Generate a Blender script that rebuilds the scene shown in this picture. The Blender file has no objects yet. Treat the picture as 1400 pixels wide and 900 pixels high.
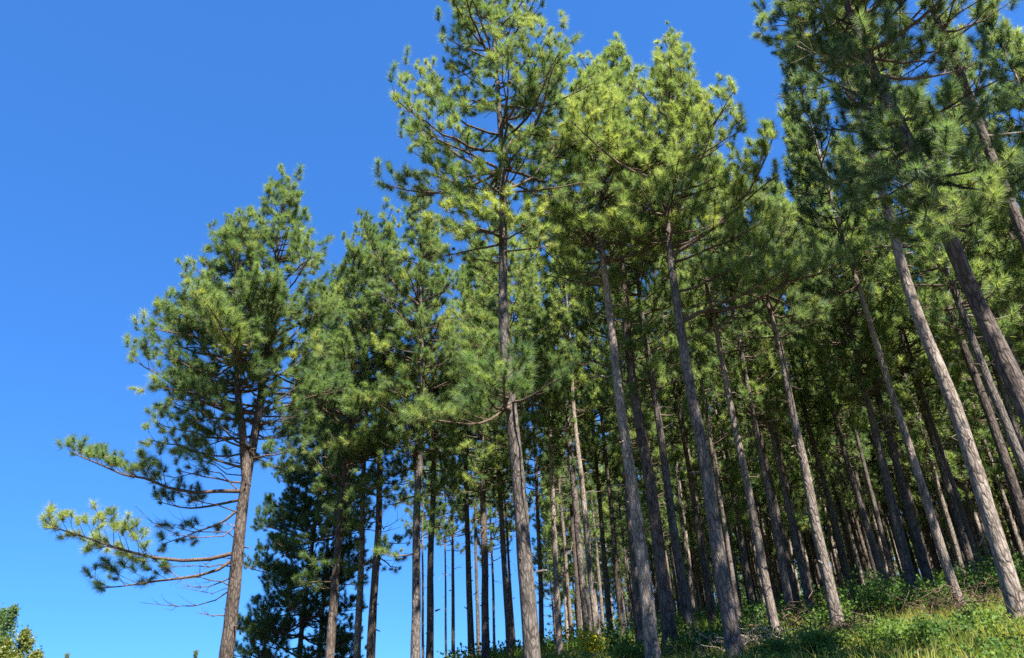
import bpy, math, random
import numpy as np
from mathutils import Matrix, Vector

R = math.radians
S = bpy.context.scene
COL = S.collection
rng = np.random.default_rng(7)

# ------------------------------------------------------------------ camera
F_PX, CX, CY = 1052.0, 700.0, 450.0          # focal length and centre, in the photograph's 1400 x 900 pixels
PITCH, ROLL = R(27.6), R(3.1)
EYE = np.array([0.0, 0.0, 1.6])
_f = np.array([0, math.cos(PITCH), math.sin(PITCH)])
_r0 = np.array([1.0, 0, 0])
_u0 = np.array([0, -math.sin(PITCH), math.cos(PITCH)])
CAM_R = math.cos(ROLL) * _r0 - math.sin(ROLL) * _u0
CAM_U = math.cos(ROLL) * _u0 + math.sin(ROLL) * _r0
cam = bpy.data.cameras.new('camera')
cam.sensor_width = 36.0
cam.lens = 36.0 * F_PX / 1400.0
cam.clip_start, cam.clip_end = 0.1, 5000.0
camo = bpy.data.objects.new('camera', cam)
COL.objects.link(camo)
m = Matrix.Identity(4)
for i in range(3):
    m[i][0], m[i][1], m[i][2], m[i][3] = CAM_R[i], CAM_U[i], -_f[i], EYE[i]
camo.matrix_world = m
S.camera = camo

# ------------------------------------------------------------------ sky, sun, exposure
SUN_EL, SUN_AZ = R(60), R(146)               # azimuth clockwise from +Y: behind the camera, to its right
world = bpy.data.worlds.new('World')
S.world = world
world.use_nodes = True
nt = world.node_tree
nt.nodes.clear()
sky = nt.nodes.new('ShaderNodeTexSky')
sky.sky_type = 'NISHITA'
sky.sun_disc = False
sky.sun_elevation = SUN_EL
sky.sun_rotation = SUN_AZ
sky.altitude = 900
sky.air_density = 1.0
sky.dust_density = 0.0
sky.ozone_density = 6.0
# the photograph's own rendering of that sky: a softer fall from horizon to zenith and a stronger blue, everywhere alike
def _vec(op, v):
    n = nt.nodes.new('ShaderNodeVectorMath')
    n.operation = op
    n.inputs[1].default_value = v
    return n


scl = _vec('MULTIPLY', (0.1, 0.1, 0.1))
gam = nt.nodes.new('ShaderNodeGamma')
gam.inputs['Gamma'].default_value = 0.62
gain = _vec('MULTIPLY', (0.36 * 3.87, 0.95 * 3.87, 1.84 * 3.87))
bg = nt.nodes.new('ShaderNodeBackground')
bg.inputs['Strength'].default_value = 0.05
out = nt.nodes.new('ShaderNodeOutputWorld')
nt.links.new(sky.outputs[0], scl.inputs[0])
nt.links.new(scl.outputs[0], gam.inputs['Color'])
nt.links.new(gam.outputs[0], gain.inputs[0])
nt.links.new(gain.outputs[0], bg.inputs[0])
nt.links.new(bg.outputs[0], out.inputs[0])
sun = bpy.data.lights.new('sun', 'SUN')
sun.energy = 5.0
sun.angle = R(0.5)
sun.color = (1.0, 0.93, 0.82)
suno = bpy.data.objects.new('sun', sun)
COL.objects.link(suno)
sd = Vector((math.sin(SUN_AZ) * math.cos(SUN_EL), math.cos(SUN_AZ) * math.cos(SUN_EL), math.sin(SUN_EL)))
suno.rotation_euler = sd.to_track_quat('Z', 'Y').to_euler()
suno.location = sd * 60
S.view_settings.view_transform = 'Standard'
S.view_settings.look = 'None'
S.view_settings.exposure = 2.42
S.cycles.filter_width = 1.6
S.view_settings.gamma = 1.0
S.cycles.use_denoising = False
S.cycles.max_bounces = 8
S.cycles.transparent_max_bounces = 8


# ------------------------------------------------------------------ pixels to places
def ray(px, py):
    d = _f + CAM_R * ((px - CX) / F_PX) - CAM_U * ((py - CY) / F_PX)
    return d / np.linalg.norm(d)


def at(px, py, D):
    """the point seen at a pixel, D metres away along the ground"""
    d = ray(px, py)
    return EYE + d * (D / math.hypot(d[0], d[1]))


def on_plane(px, py, az_dir, D):
    """the point seen at a pixel on the upright plane D metres off whose normal is az_dir"""
    d = ray(px, py)
    return EYE + d * (D / (d[0] * az_dir[0] + d[1] * az_dir[1]))


def _crest(t, t0, t1, s1):
    """t up to t0, then bending over to slope s1 at t1"""
    t = np.asarray(t, float)
    k = np.clip((t - t0) / (t1 - t0), 0, 1)
    w = t1 - t0
    bend = w * (k + (s1 - 1) * k * k / 2)
    return np.where(t < t0, t, t0 + bend + np.maximum(t - t1, 0) * s1)


def ground_z(x, y):
    x = np.asarray(x, float)
    y = np.asarray(y, float)
    xs = 1.2 * np.maximum(x - 4, 0)
    w = y - xs
    z = 0.125 * _crest(y, 32, 42, 0.45) - 0.07 * (w - _crest(w, 38, 60, -0.6))
    z = z + np.where(x > 0, 0.098 * _crest(x, 13, 22, 0.35), 0.11 * x)
    z = z - 0.11 * (np.minimum(x, -40) + 40) * 0.85
    z = np.maximum(z, -9 + 0.02 * z)
    near = np.exp(-(np.hypot(x, y) / 120) ** 2)
    z = z + near * (0.06 * np.sin(x * 0.7 + 1.1) * np.cos(y * 0.55) + 0.035 * np.sin(x * 1.9 + y * 1.3))
    return z


# ------------------------------------------------------------------ materials
def new_mat(name):
    mt = bpy.data.materials.new(name)
    mt.use_nodes = True
    t = mt.node_tree
    t.nodes.clear()
    o = t.nodes.new('ShaderNodeOutputMaterial')
    return mt, t, o


def node(t, kind, **kw):
    n = t.nodes.new(kind)
    for k, v in kw.items():
        if k.startswith('i_'):
            n.inputs[k[2:].replace('_', ' ')].default_value = v
        else:
            setattr(n, k, v)
    return n


def ramp(t, stops):
    n = t.nodes.new('ShaderNodeValToRGB')
    e = n.color_ramp.elements
    while len(e) < len(stops):
        e.new(0.5)
    for el, (p, c) in zip(e, stops):
        el.position = p
        el.color = (c[0], c[1], c[2], 1)
    return n


def bark_mat(name, pale, mid, dark, scale=1.0):
    mt, t, o = new_mat(name)
    tc = node(t, 'ShaderNodeTexCoord')
    oi = node(t, 'ShaderNodeObjectInfo')
    mp = node(t, 'ShaderNodeMapping')
    mp.inputs['Scale'].default_value = (1.0 * scale, 1.0 * scale, 0.27 * scale)
    t.links.new(tc.outputs['Object'], mp.inputs['Vector'])
    wob = node(t, 'ShaderNodeTexNoise', i_Scale=6.0, i_Detail=3.0)
    t.links.new(mp.outputs[0], wob.inputs['Vector'])
    mixv = node(t, 'ShaderNodeMix', data_type='RGBA', blend_type='ADD')
    mixv.inputs['Factor'].default_value = 0.16
    t.links.new(mp.outputs[0], mixv.inputs['A'])
    t.links.new(wob.outputs['Color'], mixv.inputs['B'])
    vor = node(t, 'ShaderNodeTexVoronoi', feature='DISTANCE_TO_EDGE', i_Scale=12.5)
    t.links.new(mixv.outputs['Result'], vor.inputs['Vector'])
    fiss = node(t, 'ShaderNodeMapRange')
    fiss.inputs['From Max'].default_value = 0.22
    fiss.inputs['To Min'].default_value = 0.10
    t.links.new(vor.outputs['Distance'], fiss.inputs['Value'])
    fine = node(t, 'ShaderNodeTexNoise', i_Scale=34.0, i_Detail=5.0, i_Roughness=0.7)
    t.links.new(mp.outputs[0], fine.inputs['Vector'])
    big = node(t, 'ShaderNodeTexNoise', i_Scale=2.2, i_Detail=4.0)
    t.links.new(tc.outputs['Object'], big.inputs['Vector'])
    mul = node(t, 'ShaderNodeMath', operation='MULTIPLY')
    t.links.new(fiss.outputs[0], mul.inputs[0])
    t.links.new(fine.outputs['Fac'], mul.inputs[1])
    add = node(t, 'ShaderNodeMath', operation='MULTIPLY_ADD')
    t.links.new(mul.outputs[0], add.inputs[0])
    add.inputs[1].default_value = 1.1
    sub = node(t, 'ShaderNodeMath', operation='MULTIPLY_ADD')
    t.links.new(big.outputs['Fac'], sub.inputs[0])
    sub.inputs[1].default_value = 0.9
    sub.inputs[2].default_value = -0.36
    t.links.new(sub.outputs[0], add.inputs[2])
    rp = ramp(t, [(0.0, dark), (0.33, mid), (0.75, pale)])
    t.links.new(add.outputs[0], rp.inputs[0])
    hsv = node(t, 'ShaderNodeHueSaturation')
    mr = node(t, 'ShaderNodeMapRange')
    mr.inputs['To Min'].default_value = 0.75
    mr.inputs['To Max'].default_value = 1.2
    t.links.new(oi.outputs['Random'], mr.inputs['Value'])
    t.links.new(mr.outputs[0], hsv.inputs['Value'])
    t.links.new(rp.outputs[0], hsv.inputs['Color'])
    bs = node(t, 'ShaderNodeBsdfPrincipled', i_Roughness=0.9)
    bs.inputs['Specular IOR Level'].default_value = 0.2
    t.links.new(hsv.outputs[0], bs.inputs['Base Color'])
    bmp = node(t, 'ShaderNodeBump', i_Strength=0.9, i_Distance=0.035)
    t.links.new(mul.outputs[0], bmp.inputs['Height'])
    t.links.new(bmp.outputs[0], bs.inputs['Normal'])
    t.links.new(bs.outputs[0], o.inputs[0])
    return mt


def leaf_mat(name, stops, transl=0.45, rough=0.5, spec=0.35, tcol=1.2):
    """colour from the per-leaf attribute 'tint' (age and kind of the shoot)"""
    mt, t, o = new_mat(name)
    at_ = node(t, 'ShaderNodeAttribute', attribute_name='tint')
    rp = ramp(t, stops)
    oi = node(t, 'ShaderNodeObjectInfo')
    sp_ = node(t, 'ShaderNodeSeparateColor')
    t.links.new(oi.outputs['Color'], sp_.inputs[0])
    sh = node(t, 'ShaderNodeMath', operation='ADD')       # the object's own colour shifts this: younger shoots, and sunlight painted on some boughs
    sh.inputs[1].default_value = -0.5
    t.links.new(sp_.outputs[0], sh.inputs[0])
    brn = node(t, 'ShaderNodeMath', operation='LESS_THAN')
    brn.inputs[1].default_value = 0.97
    t.links.new(at_.outputs['Fac'], brn.inputs[0])
    sh2 = node(t, 'ShaderNodeMath', operation='MULTIPLY')
    t.links.new(sh.outputs[0], sh2.inputs[0])
    t.links.new(brn.outputs[0], sh2.inputs[1])
    sm = node(t, 'ShaderNodeMath', operation='ADD')
    t.links.new(at_.outputs['Fac'], sm.inputs[0])
    t.links.new(sh2.outputs[0], sm.inputs[1])
    cap = node(t, 'ShaderNodeMath', operation='MINIMUM')
    cap.inputs[1].default_value = 0.92
    t.links.new(sm.outputs[0], cap.inputs[0])
    inv = node(t, 'ShaderNodeMath', operation='GREATER_THAN')
    inv.inputs[1].default_value = 0.97
    t.links.new(at_.outputs['Fac'], inv.inputs[0])
    mxx = node(t, 'ShaderNodeMath', operation='MAXIMUM')
    t.links.new(cap.outputs[0], mxx.inputs[0])
    t.links.new(inv.outputs[0], mxx.inputs[1])
    t.links.new(mxx.outputs[0], rp.inputs[0])
    bs = node(t, 'ShaderNodeBsdfPrincipled', i_Roughness=rough)
    bs.inputs['Specular IOR Level'].default_value = spec
    t.links.new(rp.outputs[0], bs.inputs['Base Color'])
    tr = node(t, 'ShaderNodeBsdfTranslucent')
    br = node(t, 'ShaderNodeMix', data_type='RGBA', blend_type='MULTIPLY')
    br.inputs['Factor'].default_value = 1.0
    br.inputs['B'].default_value = (tcol * 1.25, tcol * 1.2, tcol * 0.6, 1)
    t.links.new(rp.outputs[0], br.inputs['A'])
    t.links.new(br.outputs['Result'], tr.inputs[0])
    mx = node(t, 'ShaderNodeMixShader')
    mx.inputs[0].default_value = transl
    t.links.new(bs.outputs[0], mx.inputs[1])
    t.links.new(tr.outputs[0], mx.inputs[2])
    t.links.new(mx.outputs[0], o.inputs[0])
    return mt


def plain_mat(name, stops, scale, rough=0.9):
    mt, t, o = new_mat(name)
    tc = node(t, 'ShaderNodeTexCoord')
    n = node(t, 'ShaderNodeTexNoise', i_Scale=scale, i_Detail=6.0, i_Roughness=0.65)
    t.links.new(tc.outputs['Object'], n.inputs['Vector'])
    rp = ramp(t, stops)
    t.links.new(n.outputs['Fac'], rp.inputs[0])
    bs = node(t, 'ShaderNodeBsdfPrincipled', i_Roughness=rough)
    bs.inputs['Specular IOR Level'].default_value = 0.2
    t.links.new(rp.outputs[0], bs.inputs['Base Color'])
    bmp = node(t, 'ShaderNodeBump', i_Strength=0.6, i_Distance=0.05)
    t.links.new(n.outputs['Fac'], bmp.inputs['Height'])
    t.links.new(bmp.outputs[0], bs.inputs['Normal'])
    t.links.new(bs.outputs[0], o.inputs[0])
    return mt


BROWN = (0.145, 0.095, 0.050)
M = {}
M['bark_grey'] = bark_mat('grey pine bark', (0.150, 0.130, 0.116), (0.074, 0.062, 0.055), (0.016, 0.0135, 0.012))
M['bark_brown'] = bark_mat('brown pine bark', (0.128, 0.102, 0.087), (0.062, 0.048, 0.041), (0.014, 0.011, 0.009))
M['bark_pale'] = bark_mat('pale pine bark', (0.262, 0.222, 0.190), (0.150, 0.122, 0.102), (0.032, 0.025, 0.021))
M['twig'] = bark_mat('pine twig bark', (0.15, 0.11, 0.08), (0.085, 0.060, 0.045), (0.028, 0.020, 0.015), 2.0)
M['dead'] = bark_mat('dead grey wood', (0.34, 0.29, 0.24), (0.23, 0.19, 0.155), (0.10, 0.08, 0.065), 2.0)
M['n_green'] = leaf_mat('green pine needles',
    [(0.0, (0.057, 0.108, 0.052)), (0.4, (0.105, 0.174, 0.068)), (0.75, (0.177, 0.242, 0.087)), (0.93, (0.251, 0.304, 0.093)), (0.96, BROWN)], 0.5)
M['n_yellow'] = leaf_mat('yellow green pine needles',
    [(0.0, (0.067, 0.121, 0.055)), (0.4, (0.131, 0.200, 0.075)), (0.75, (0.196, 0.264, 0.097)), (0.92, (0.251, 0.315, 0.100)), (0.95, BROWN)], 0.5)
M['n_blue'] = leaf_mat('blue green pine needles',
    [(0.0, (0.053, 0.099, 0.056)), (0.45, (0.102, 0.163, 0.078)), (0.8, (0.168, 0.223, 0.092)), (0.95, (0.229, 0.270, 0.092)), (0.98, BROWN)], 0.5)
M['n_dark'] = leaf_mat('dark conifer needles',
    [(0.0, (0.034, 0.072, 0.034)), (0.6, (0.060, 0.115, 0.048)), (1.0, (0.090, 0.150, 0.054))], transl=0.5)
M['dry'] = bark_mat('dry brown stalks', (0.16, 0.115, 0.075), (0.100, 0.070, 0.046), (0.06, 0.04, 0.026), 2.0)
M['cone'] = plain_mat('brown pine cone', [(0.3, (0.045, 0.025, 0.015)), (0.7, (0.12, 0.07, 0.04))], 40)
M['ground'] = plain_mat('forest floor soil', [(0.3, (0.035, 0.045, 0.018)), (0.5, (0.075, 0.060, 0.032)), (0.7, (0.055, 0.085, 0.025))], 1.3)
M['grass'] = leaf_mat('grass blades',
    [(0.0, (0.080, 0.130, 0.024)), (0.5, (0.150, 0.205, 0.036)), (0.85, (0.240, 0.260, 0.058)), (1.0, (0.33, 0.26, 0.13))], 0.45, 0.65, 0.15)
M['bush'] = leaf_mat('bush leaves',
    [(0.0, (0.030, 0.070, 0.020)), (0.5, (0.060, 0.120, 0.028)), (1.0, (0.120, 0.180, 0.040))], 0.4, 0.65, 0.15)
M['flower'] = leaf_mat('yellow flowering leaves',
    [(0.0, (0.10, 0.15, 0.02)), (0.5, (0.42, 0.40, 0.03)), (1.0, (0.62, 0.52, 0.03))], 0.4)
M['far_leaf'] = leaf_mat('yellowing broad leaves',
    [(0.0, (0.07, 0.105, 0.022)), (0.5, (0.150, 0.165, 0.030)), (1.0, (0.24, 0.19, 0.045))], 0.35)


# ------------------------------------------------------------------ mesh building
class Geo:
    """collects tubes, triangles and quads and links them as one mesh object"""

    def __init__(self):
        self.v, self.f, self.m, self.t, self.n = [], [], [], [], 0

    def add(self, v, f, mat=0, tint=0.5):
        v = np.asarray(v, np.float32).reshape(-1, 3)
        f = np.asarray(f, np.int32)
        self.v.append(v)
        self.f.append(f + self.n)
        self.m.append(np.full(len(f), mat, np.int32))
        self.t.append(np.broadcast_to(np.asarray(tint, np.float32), (len(v),)))
        self.n += len(v)

    def tube(self, p, r, sides=5, mat=0, rough=0.0, close=True, seed=0):
        p = np.asarray(p, float)
        r = np.broadcast_to(np.asarray(r, float), (len(p),))
        tg = np.gradient(p, axis=0)
        tg /= np.linalg.norm(tg, axis=1)[:, None] + 1e-9
        ref = np.array([1.0, 0, 0]) if abs(tg[0][0]) < 0.8 else np.array([0, 1.0, 0])
        a = np.cross(tg, ref)
        a /= np.linalg.norm(a, axis=1)[:, None] + 1e-9
        b = np.cross(tg, a)
        th = np.arange(sides) * 2 * math.pi / sides
        rr = r[:, None] * np.ones(sides)
        if rough:
            q = np.random.default_rng(seed)
            rr = rr * (1 + rough * (q.random((len(p), sides)) - 0.5) * 2)
        v = p[:, None, :] + rr[:, :, None] * (np.cos(th)[None, :, None] * a[:, None, :] + np.sin(th)[None, :, None] * b[:, None, :])
        n = len(p)
        i = np.arange(n - 1)[:, None] * sides
        j = np.arange(sides)[None, :]
        k = (j + 1) % sides
        f = np.stack([i + j, i + k, i + sides + k, i + sides + j], -1).reshape(-1, 4)
        self.add(v.reshape(-1, 3), f, mat)
        if close:
            tip = np.vstack([v[-1], p[-1] + tg[-1] * r[-1] * 0.7])
            self.add(tip, [[x, (x + 1) % sides, sides] for x in range(sides)], mat)

    def mesh(self, name, mats, smooth=False):
        me = bpy.data.meshes.new(name)
        v = np.concatenate(self.v)
        me.vertices.add(len(v))
        me.vertices.foreach_set('co', v.ravel())
        tot = np.concatenate([np.full(len(f), f.shape[1], np.int32) for f in self.f])
        idx = np.concatenate([f.ravel() for f in self.f])
        me.loops.add(len(idx))
        me.loops.foreach_set('vertex_index', idx)
        me.polygons.add(len(tot))
        me.polygons.foreach_set('loop_start', np.concatenate([[0], np.cumsum(tot)[:-1]]).astype(np.int32))
        me.polygons.foreach_set('material_index', np.concatenate(self.m))
        if smooth:
            me.polygons.foreach_set('use_smooth', np.ones(len(tot), bool))
        a = me.attributes.new('tint', 'FLOAT', 'POINT')
        a.data.foreach_set('value', np.concatenate(self.t).astype(np.float32))
        for mt in mats:
            me.materials.append(M[mt])
        me.update(calc_edges=True)
        return me

    def build(self, name, mats, parent=None, smooth=False):
        if not self.v:
            return None
        o = bpy.data.objects.new(name, self.mesh(name, mats, smooth))
        o.color = (0.5, 0.5, 0.5, 1)
        COL.objects.link(o)
        o.parent = parent
        return o


def thing(name, label, cat, loc, group=None, rotz=0.0, kind=None):
    o = bpy.data.objects.new(name, None)
    COL.objects.link(o)
    o.empty_display_size = 0.3
    o.location = loc
    o.rotation_euler = (0, 0, rotz)
    tag(o, label, cat, group, kind)
    return o


def tag(o, label=None, cat=None, group=None, kind=None):
    for k, v in (('label', label), ('category', cat), ('group', group), ('kind', kind)):
        if v:
            o[k] = v


def copy_tree(o, parent=None):
    c = o.copy()
    COL.objects.link(c)
    if parent:
        c.parent = parent
    for ch in o.children:
        copy_tree(ch, c)
    return c


def unit(v):
    v = np.asarray(v, float)
    return v / (np.linalg.norm(v, axis=-1, keepdims=True) + 1e-9)


# ------------------------------------------------------------------ pines
def needles(g, P, Dr, tint, q, n=70, length=0.25, width=0.012, shoot=0.20, mat=0, spread=(0.10, 1.65)):
    """a brush of long needles round each shoot: P tips, Dr directions, one tint each"""
    P = np.asarray(P, float).reshape(-1, 3)
    if not len(P):
        return
    Dr = unit(np.asarray(Dr, float).reshape(-1, 3))
    k = len(P)
    ref = np.where(np.abs(Dr[:, 2:3]) < 0.9, np.array([[0, 0, 1.0]]), np.array([[1.0, 0, 0]]))
    A = unit(np.cross(Dr, ref))
    B = np.cross(Dr, A)
    size = 0.60 + 0.70 * q.random((k, 1))
    s = q.random((k, n))
    ang = spread[0] + (spread[1] - spread[0]) * q.random((k, n)) ** 0.75 * (0.6 + 0.4 * (1 - s))
    th = q.random((k, n)) * 2 * math.pi
    L = length * size * (0.72 + 0.36 * q.random((k, n)))
    base = P[:, None, :] - Dr[:, None, :] * (shoot * size * (1 - s))[:, :, None]
    d = (np.cos(ang)[:, :, None] * Dr[:, None, :] + np.sin(ang)[:, :, None] *
         (np.cos(th)[:, :, None] * A[:, None, :] + np.sin(th)[:, :, None] * B[:, None, :]))
    d[:, :, 2] -= 0.30 * q.random((k, n))
    d = unit(d)
    w = unit(np.cross(d, q.normal(size=(k, n, 3)))) * (width * 0.5)
    tip = base + d * L[:, :, None]
    v = np.stack([base - w, base + w, tip], 2).reshape(-1, 3)
    f = np.arange(k * n * 3, dtype=np.int32).reshape(-1, 3)
    tt = np.clip(np.asarray(tint)[:, None] + 0.16 * (q.random((k, n)) - 0.5), 0, 0.94)
    tt = np.where(np.asarray(tint)[:, None] > 0.985, 1.0, tt)
    # the odd old brown needle low on the shoot
    tt = np.where((s < 0.25) & (q.random((k, n)) < 0.15), 1.0, tt)
    g.add(v, f, mat, np.repeat(tt.reshape(-1), 3))


def rot_about(v, axis, a):
    axis = unit(axis)
    return v * math.cos(a) + np.cross(axis, v) * math.sin(a) + axis * np.dot(axis, v) * (1 - math.cos(a))


UP = np.array([0, 0, 1.0])


def limb_path(q, p0, p1, sag=0.0, n=8, wob=0.06):
    """a bough from p0 to p1, leaving flatter and turning up at its tip (sag > 0) with some kinks"""
    p0, p1 = np.asarray(p0, float), np.asarray(p1, float)
    t = np.linspace(0, 1, n)[:, None]
    L = np.linalg.norm(p1 - p0)
    p = p0 + (p1 - p0) * t
    p[:, 2:3] -= sag * L * np.sin(math.pi * t ** 0.8) * 0.5
    k = np.cumsum(q.normal(size=(n, 3)) * wob * L / n, 0)
    k -= t * k[-1]
    k[0] = 0
    return p + k * 1.3


def grow(q, path, r0, wood, T, fol=0.35, dens=1.0, sub_len=1.0, tint0=0.45, sides=5, updir=0.35, mat=0, bare=0.0, thick=1.0):
    """twigs along a bough; wood takes the tubes, T the shoots [point, direction, tint]"""
    n = len(path)
    L = np.linalg.norm(np.diff(path, axis=0), axis=1).sum()
    tt = np.linspace(0, 1, n)
    wood.tube(path, r0 * (1 - 0.85 * tt) + 0.006, sides, mat)
    ns = max(3, int(L * 3.0 * dens))
    side = 1
    lean = 0.25 * q.normal()
    for i in range(ns):
        s = fol + (1 - fol) * (i + q.random()) / ns
        x = s * (n - 1)
        a = min(int(x), n - 2)
        p = path[a] + (path[a + 1] - path[a]) * (x - a)
        tg = unit(path[a + 1] - path[a])
        side = -side
        d = rot_about(tg, UP, side * (0.5 + 0.6 * q.random()))
        d = unit(d + UP * (updir * (0.2 + q.random()) + (0.5 if q.random() < 0.2 else 0)) + 0.15 * q.normal(size=3))
        l = sub_len * (0.36 + 0.23 * L * (1.15 - s)) * (0.7 + 0.6 * q.random())
        l = min(l, 1.7)
        m_ = 4
        e = np.linspace(0, 1, m_)[:, None]
        sp = p + d * l * e + UP * (0.18 * l) * e ** 2 + q.normal(size=(m_, 3)) * 0.035 * l * e
        wood.tube(sp, (0.007 + 0.006 * l) * thick * (1 - 0.7 * e[:, 0]), 3, mat, close=False)
        if q.random() < bare:
            continue
        tint = np.clip(tint0 + 0.16 * q.normal() + lean * 0.3, 0.02, 0.93)
        k = max(1, int(l / 0.30))
        for j in range(k + 1):
            u = 1.0 if j == 0 else 0.25 + 0.75 * (j - q.random() * 0.7) / (k + 0.2)
            y = u * (m_ - 1)
            b = min(int(y), m_ - 2)
            pp = sp[b] + (sp[b + 1] - sp[b]) * (y - b)
            dd = unit(sp[b + 1] - sp[b])
            if j:
                dd = unit(rot_about(dd, UP, (1 if j % 2 else -1) * (0.5 + 0.5 * q.random())) + UP * 0.45 * q.random() + 0.2 * q.normal(size=3))
                h = 0.14 + 0.30 * q.random()
                wood.tube(np.array([pp, pp + dd * h]), 0.006 * thick, 3, mat, close=False)
                pp = pp + dd * h
            else:
                dd = unit(dd + UP * 0.5)
            tn = tint + 0.10 * q.normal() + (0.10 if j == 0 else 0)
            if q.random() < 0.0:
                tn = 1.0
            T.append((pp, dd, tn))
    T.append((path[-1], unit(path[-1] - path[-2] + UP * 0.3), tint0 + 0.15))


def flush(T, g, q, n, length, width, shoot, mat=0):
    if T:
        needles(g, [a[0] for a in T], [a[1] for a in T], np.clip([a[2] if a[2] == 1.0 else min(a[2], 0.93) for a in T], 0, 1), q, n, length, width, shoot, mat)
    T.clear()


def resample(pts, n):
    pts = np.asarray(pts, float)
    d = np.concatenate([[0], np.cumsum(np.linalg.norm(np.diff(pts, axis=0), axis=1))])
    x = np.linspace(0, d[-1], n)
    r = np.stack([np.interp(x, d, pts[:, i]) for i in range(3)], 1)
    for _ in range(max(1, n // 12)):
        r[1:-1] = 0.25 * r[:-2] + 0.5 * r[1:-1] + 0.25 * r[2:]
    return r


def path_at_z(path, z):
    return np.array([np.interp(z, path[:, 2], path[:, 0]), np.interp(z, path[:, 2], path[:, 1]), z])


def dead_limb(q, p, az, L, r, droop=-0.1, twigs=3):
    g = Geo()
    d = np.array([math.cos(az), math.sin(az), droop])
    path = limb_path(q, p, p + d * L, 0.12 * q.normal(), 6, 0.25)
    g.tube(path, r * (1 - 0.75 * np.linspace(0, 1, 6)), 5)
    for i in range(twigs):
        a = 2 + int(q.random() * 3)
        tg = rot_about(unit(path[a] - path[a - 1]), UP, (0.4 + 0.6 * q.random()) * (1 if i % 2 else -1))
        tg = unit(tg + UP * 0.3 * q.normal())
        l = L * (0.15 + 0.25 * q.random())
        e = np.linspace(0, 1, 4)[:, None]
        g.tube(path[a] + tg * l * e + UP * 0.25 * l * e ** 2 + q.normal(size=(4, 3)) * 0.03 * l, 0.4 * r * (1 - 0.7 * e[:, 0]), 3)
    return g


def trunk_geo(path, dia, seed, sides=14, top=0.03, flare=True, n=40, exp=0.8):
    p = resample(path, n)
    h = np.linspace(0, 1, n)
    w_ = np.random.default_rng(seed + 900)
    for ax in (0, 1):
        p[:, ax] += 0.05 * np.sin(h * (5 + 4 * w_.random()) + 6.28 * w_.random()) * np.sin(math.pi * h) + 0.022 * np.sin(h * (17 + 9 * w_.random()) + 6.28 * w_.random()) * np.minimum(h * 6, 1)
    r = (dia / 2) * ((1 - h) ** exp * (1 - top) + top)
    if flare:
        r = r * (1 + 0.55 * np.exp(-(p[:, 2] - p[0, 2]) / 0.40))
    g = Geo()
    g.tube(p, r, sides, 0, rough=0.05, seed=seed)
    for i in range(14):                                  # broken stubs of old boughs
        z = 0.10 + 0.62 * w_.random()
        x = z * (n - 1)
        j = int(x)
        c = p[j] + (p[j + 1] - p[j]) * (x - j)
        a = 6.283 * w_.random()
        d = np.array([math.cos(a), math.sin(a), 0.5 * w_.normal()])
        l = float(np.interp(z, h, r)) + (0.05 + 0.35 * w_.random() ** 4)
        g.tube(c + d * (l * np.array([0.5, 0.85, 1.0]))[:, None], np.array([0.034, 0.024, 0.014]) * (0.6 + 0.6 * w_.random()), 4)
    return g, p, r


def crown_radius(t, Rm):
    """t 0 at the crown's foot, 1 at its tip"""
    return Rm * (0.62 + 0.38 * min(t / 0.22, 1.0)) * (1 - max(t - 0.22, 0) / 0.80) ** 1.1 + 0.06


def auto_limbs(q, path, zb, zt, Rm, step=0.55, whorl=(3, 5), skew=None, prof=None):
    """bough endpoints up a crown: [(start, end, t)]"""
    L = []
    z = zb
    a0 = q.random() * 6.28
    while z < zt - 0.45:
        k = int(q.integers(whorl[0], whorl[1] + 1))
        t = (z - zb) / (zt - zb)
        for i in range(k):
            az = a0 + i * 6.283 / k + 0.5 * q.normal()
            l = (crown_radius(t, Rm) if prof is None else (Rm * (1 - 0.9 * t ** 1.4) + 0.1)) * (0.72 + 0.5 * q.random())
            if skew is not None:
                l *= max(0.35, 1 + skew[0] * math.cos(az) + skew[1] * math.sin(az))
            rise = (0.12 + 0.60 * t + 0.18 * q.normal()) * l
            p0 = path_at_z(path, min(z + 0.25 * q.normal(), zt - 0.1))
            L.append((p0, p0 + np.array([math.cos(az) * l, math.sin(az) * l, rise]), t))
        a0 += 2.4
        z += step * (0.75 + 0.5 * q.random()) * (1 - 0.35 * t)
    return L


BOUGHS = {}
CLASSES = [(0.6, 0.05, 4), (1.0, 0.10, 4), (1.6, 0.16, 5), (2.4, 0.24, 5), (3.4, 0.34, 4), (4.8, 0.40, 3), (6.6, 0.42, 3)]


def bough(kind, length, q):
    """wood and needles of a grown bough about this long, lying along +X; alike boughs share their meshes"""
    if kind not in BOUGHS:
        nn, ln, wd, dn = {'near': (200, 0.215, 0.0075, 1.0), 'mid': (150, 0.235, 0.0095, 1.0), 'dark': (120, 0.19, 0.011, 2.1)}[kind]
        b = np.random.default_rng({'near': 51, 'mid': 52, 'dark': 53}[kind])
        lib = []
        for L, fol, nv in CLASSES:
            row = []
            for v in range(nv):
                w, f, T = Geo(), Geo(), []
                p1 = np.array([L, 0.10 * L * b.normal(), 0.05 * L * b.normal()])
                grow(b, limb_path(b, np.zeros(3), p1, 0.13 + 0.06 * b.normal(), 8, 0.09), 0.012 + 0.010 * L, w, T, fol, dn * (1.9 if L > 4 else 1.0), 0.80 if L > 4 else 1.0, 0.45, 5)
                flush(T, f, b, nn, ln, wd, 0.20)
                row.append((w.mesh('branch', ['twig'], True), f.mesh('needles', ['n_green'])))
            lib.append((L, row))
        BOUGHS[kind] = lib
    L, row = min(BOUGHS[kind], key=lambda c: abs(math.log(c[0] / length)))
    w, f = row[int(q.integers(len(row)))]
    return L, w, f


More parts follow.
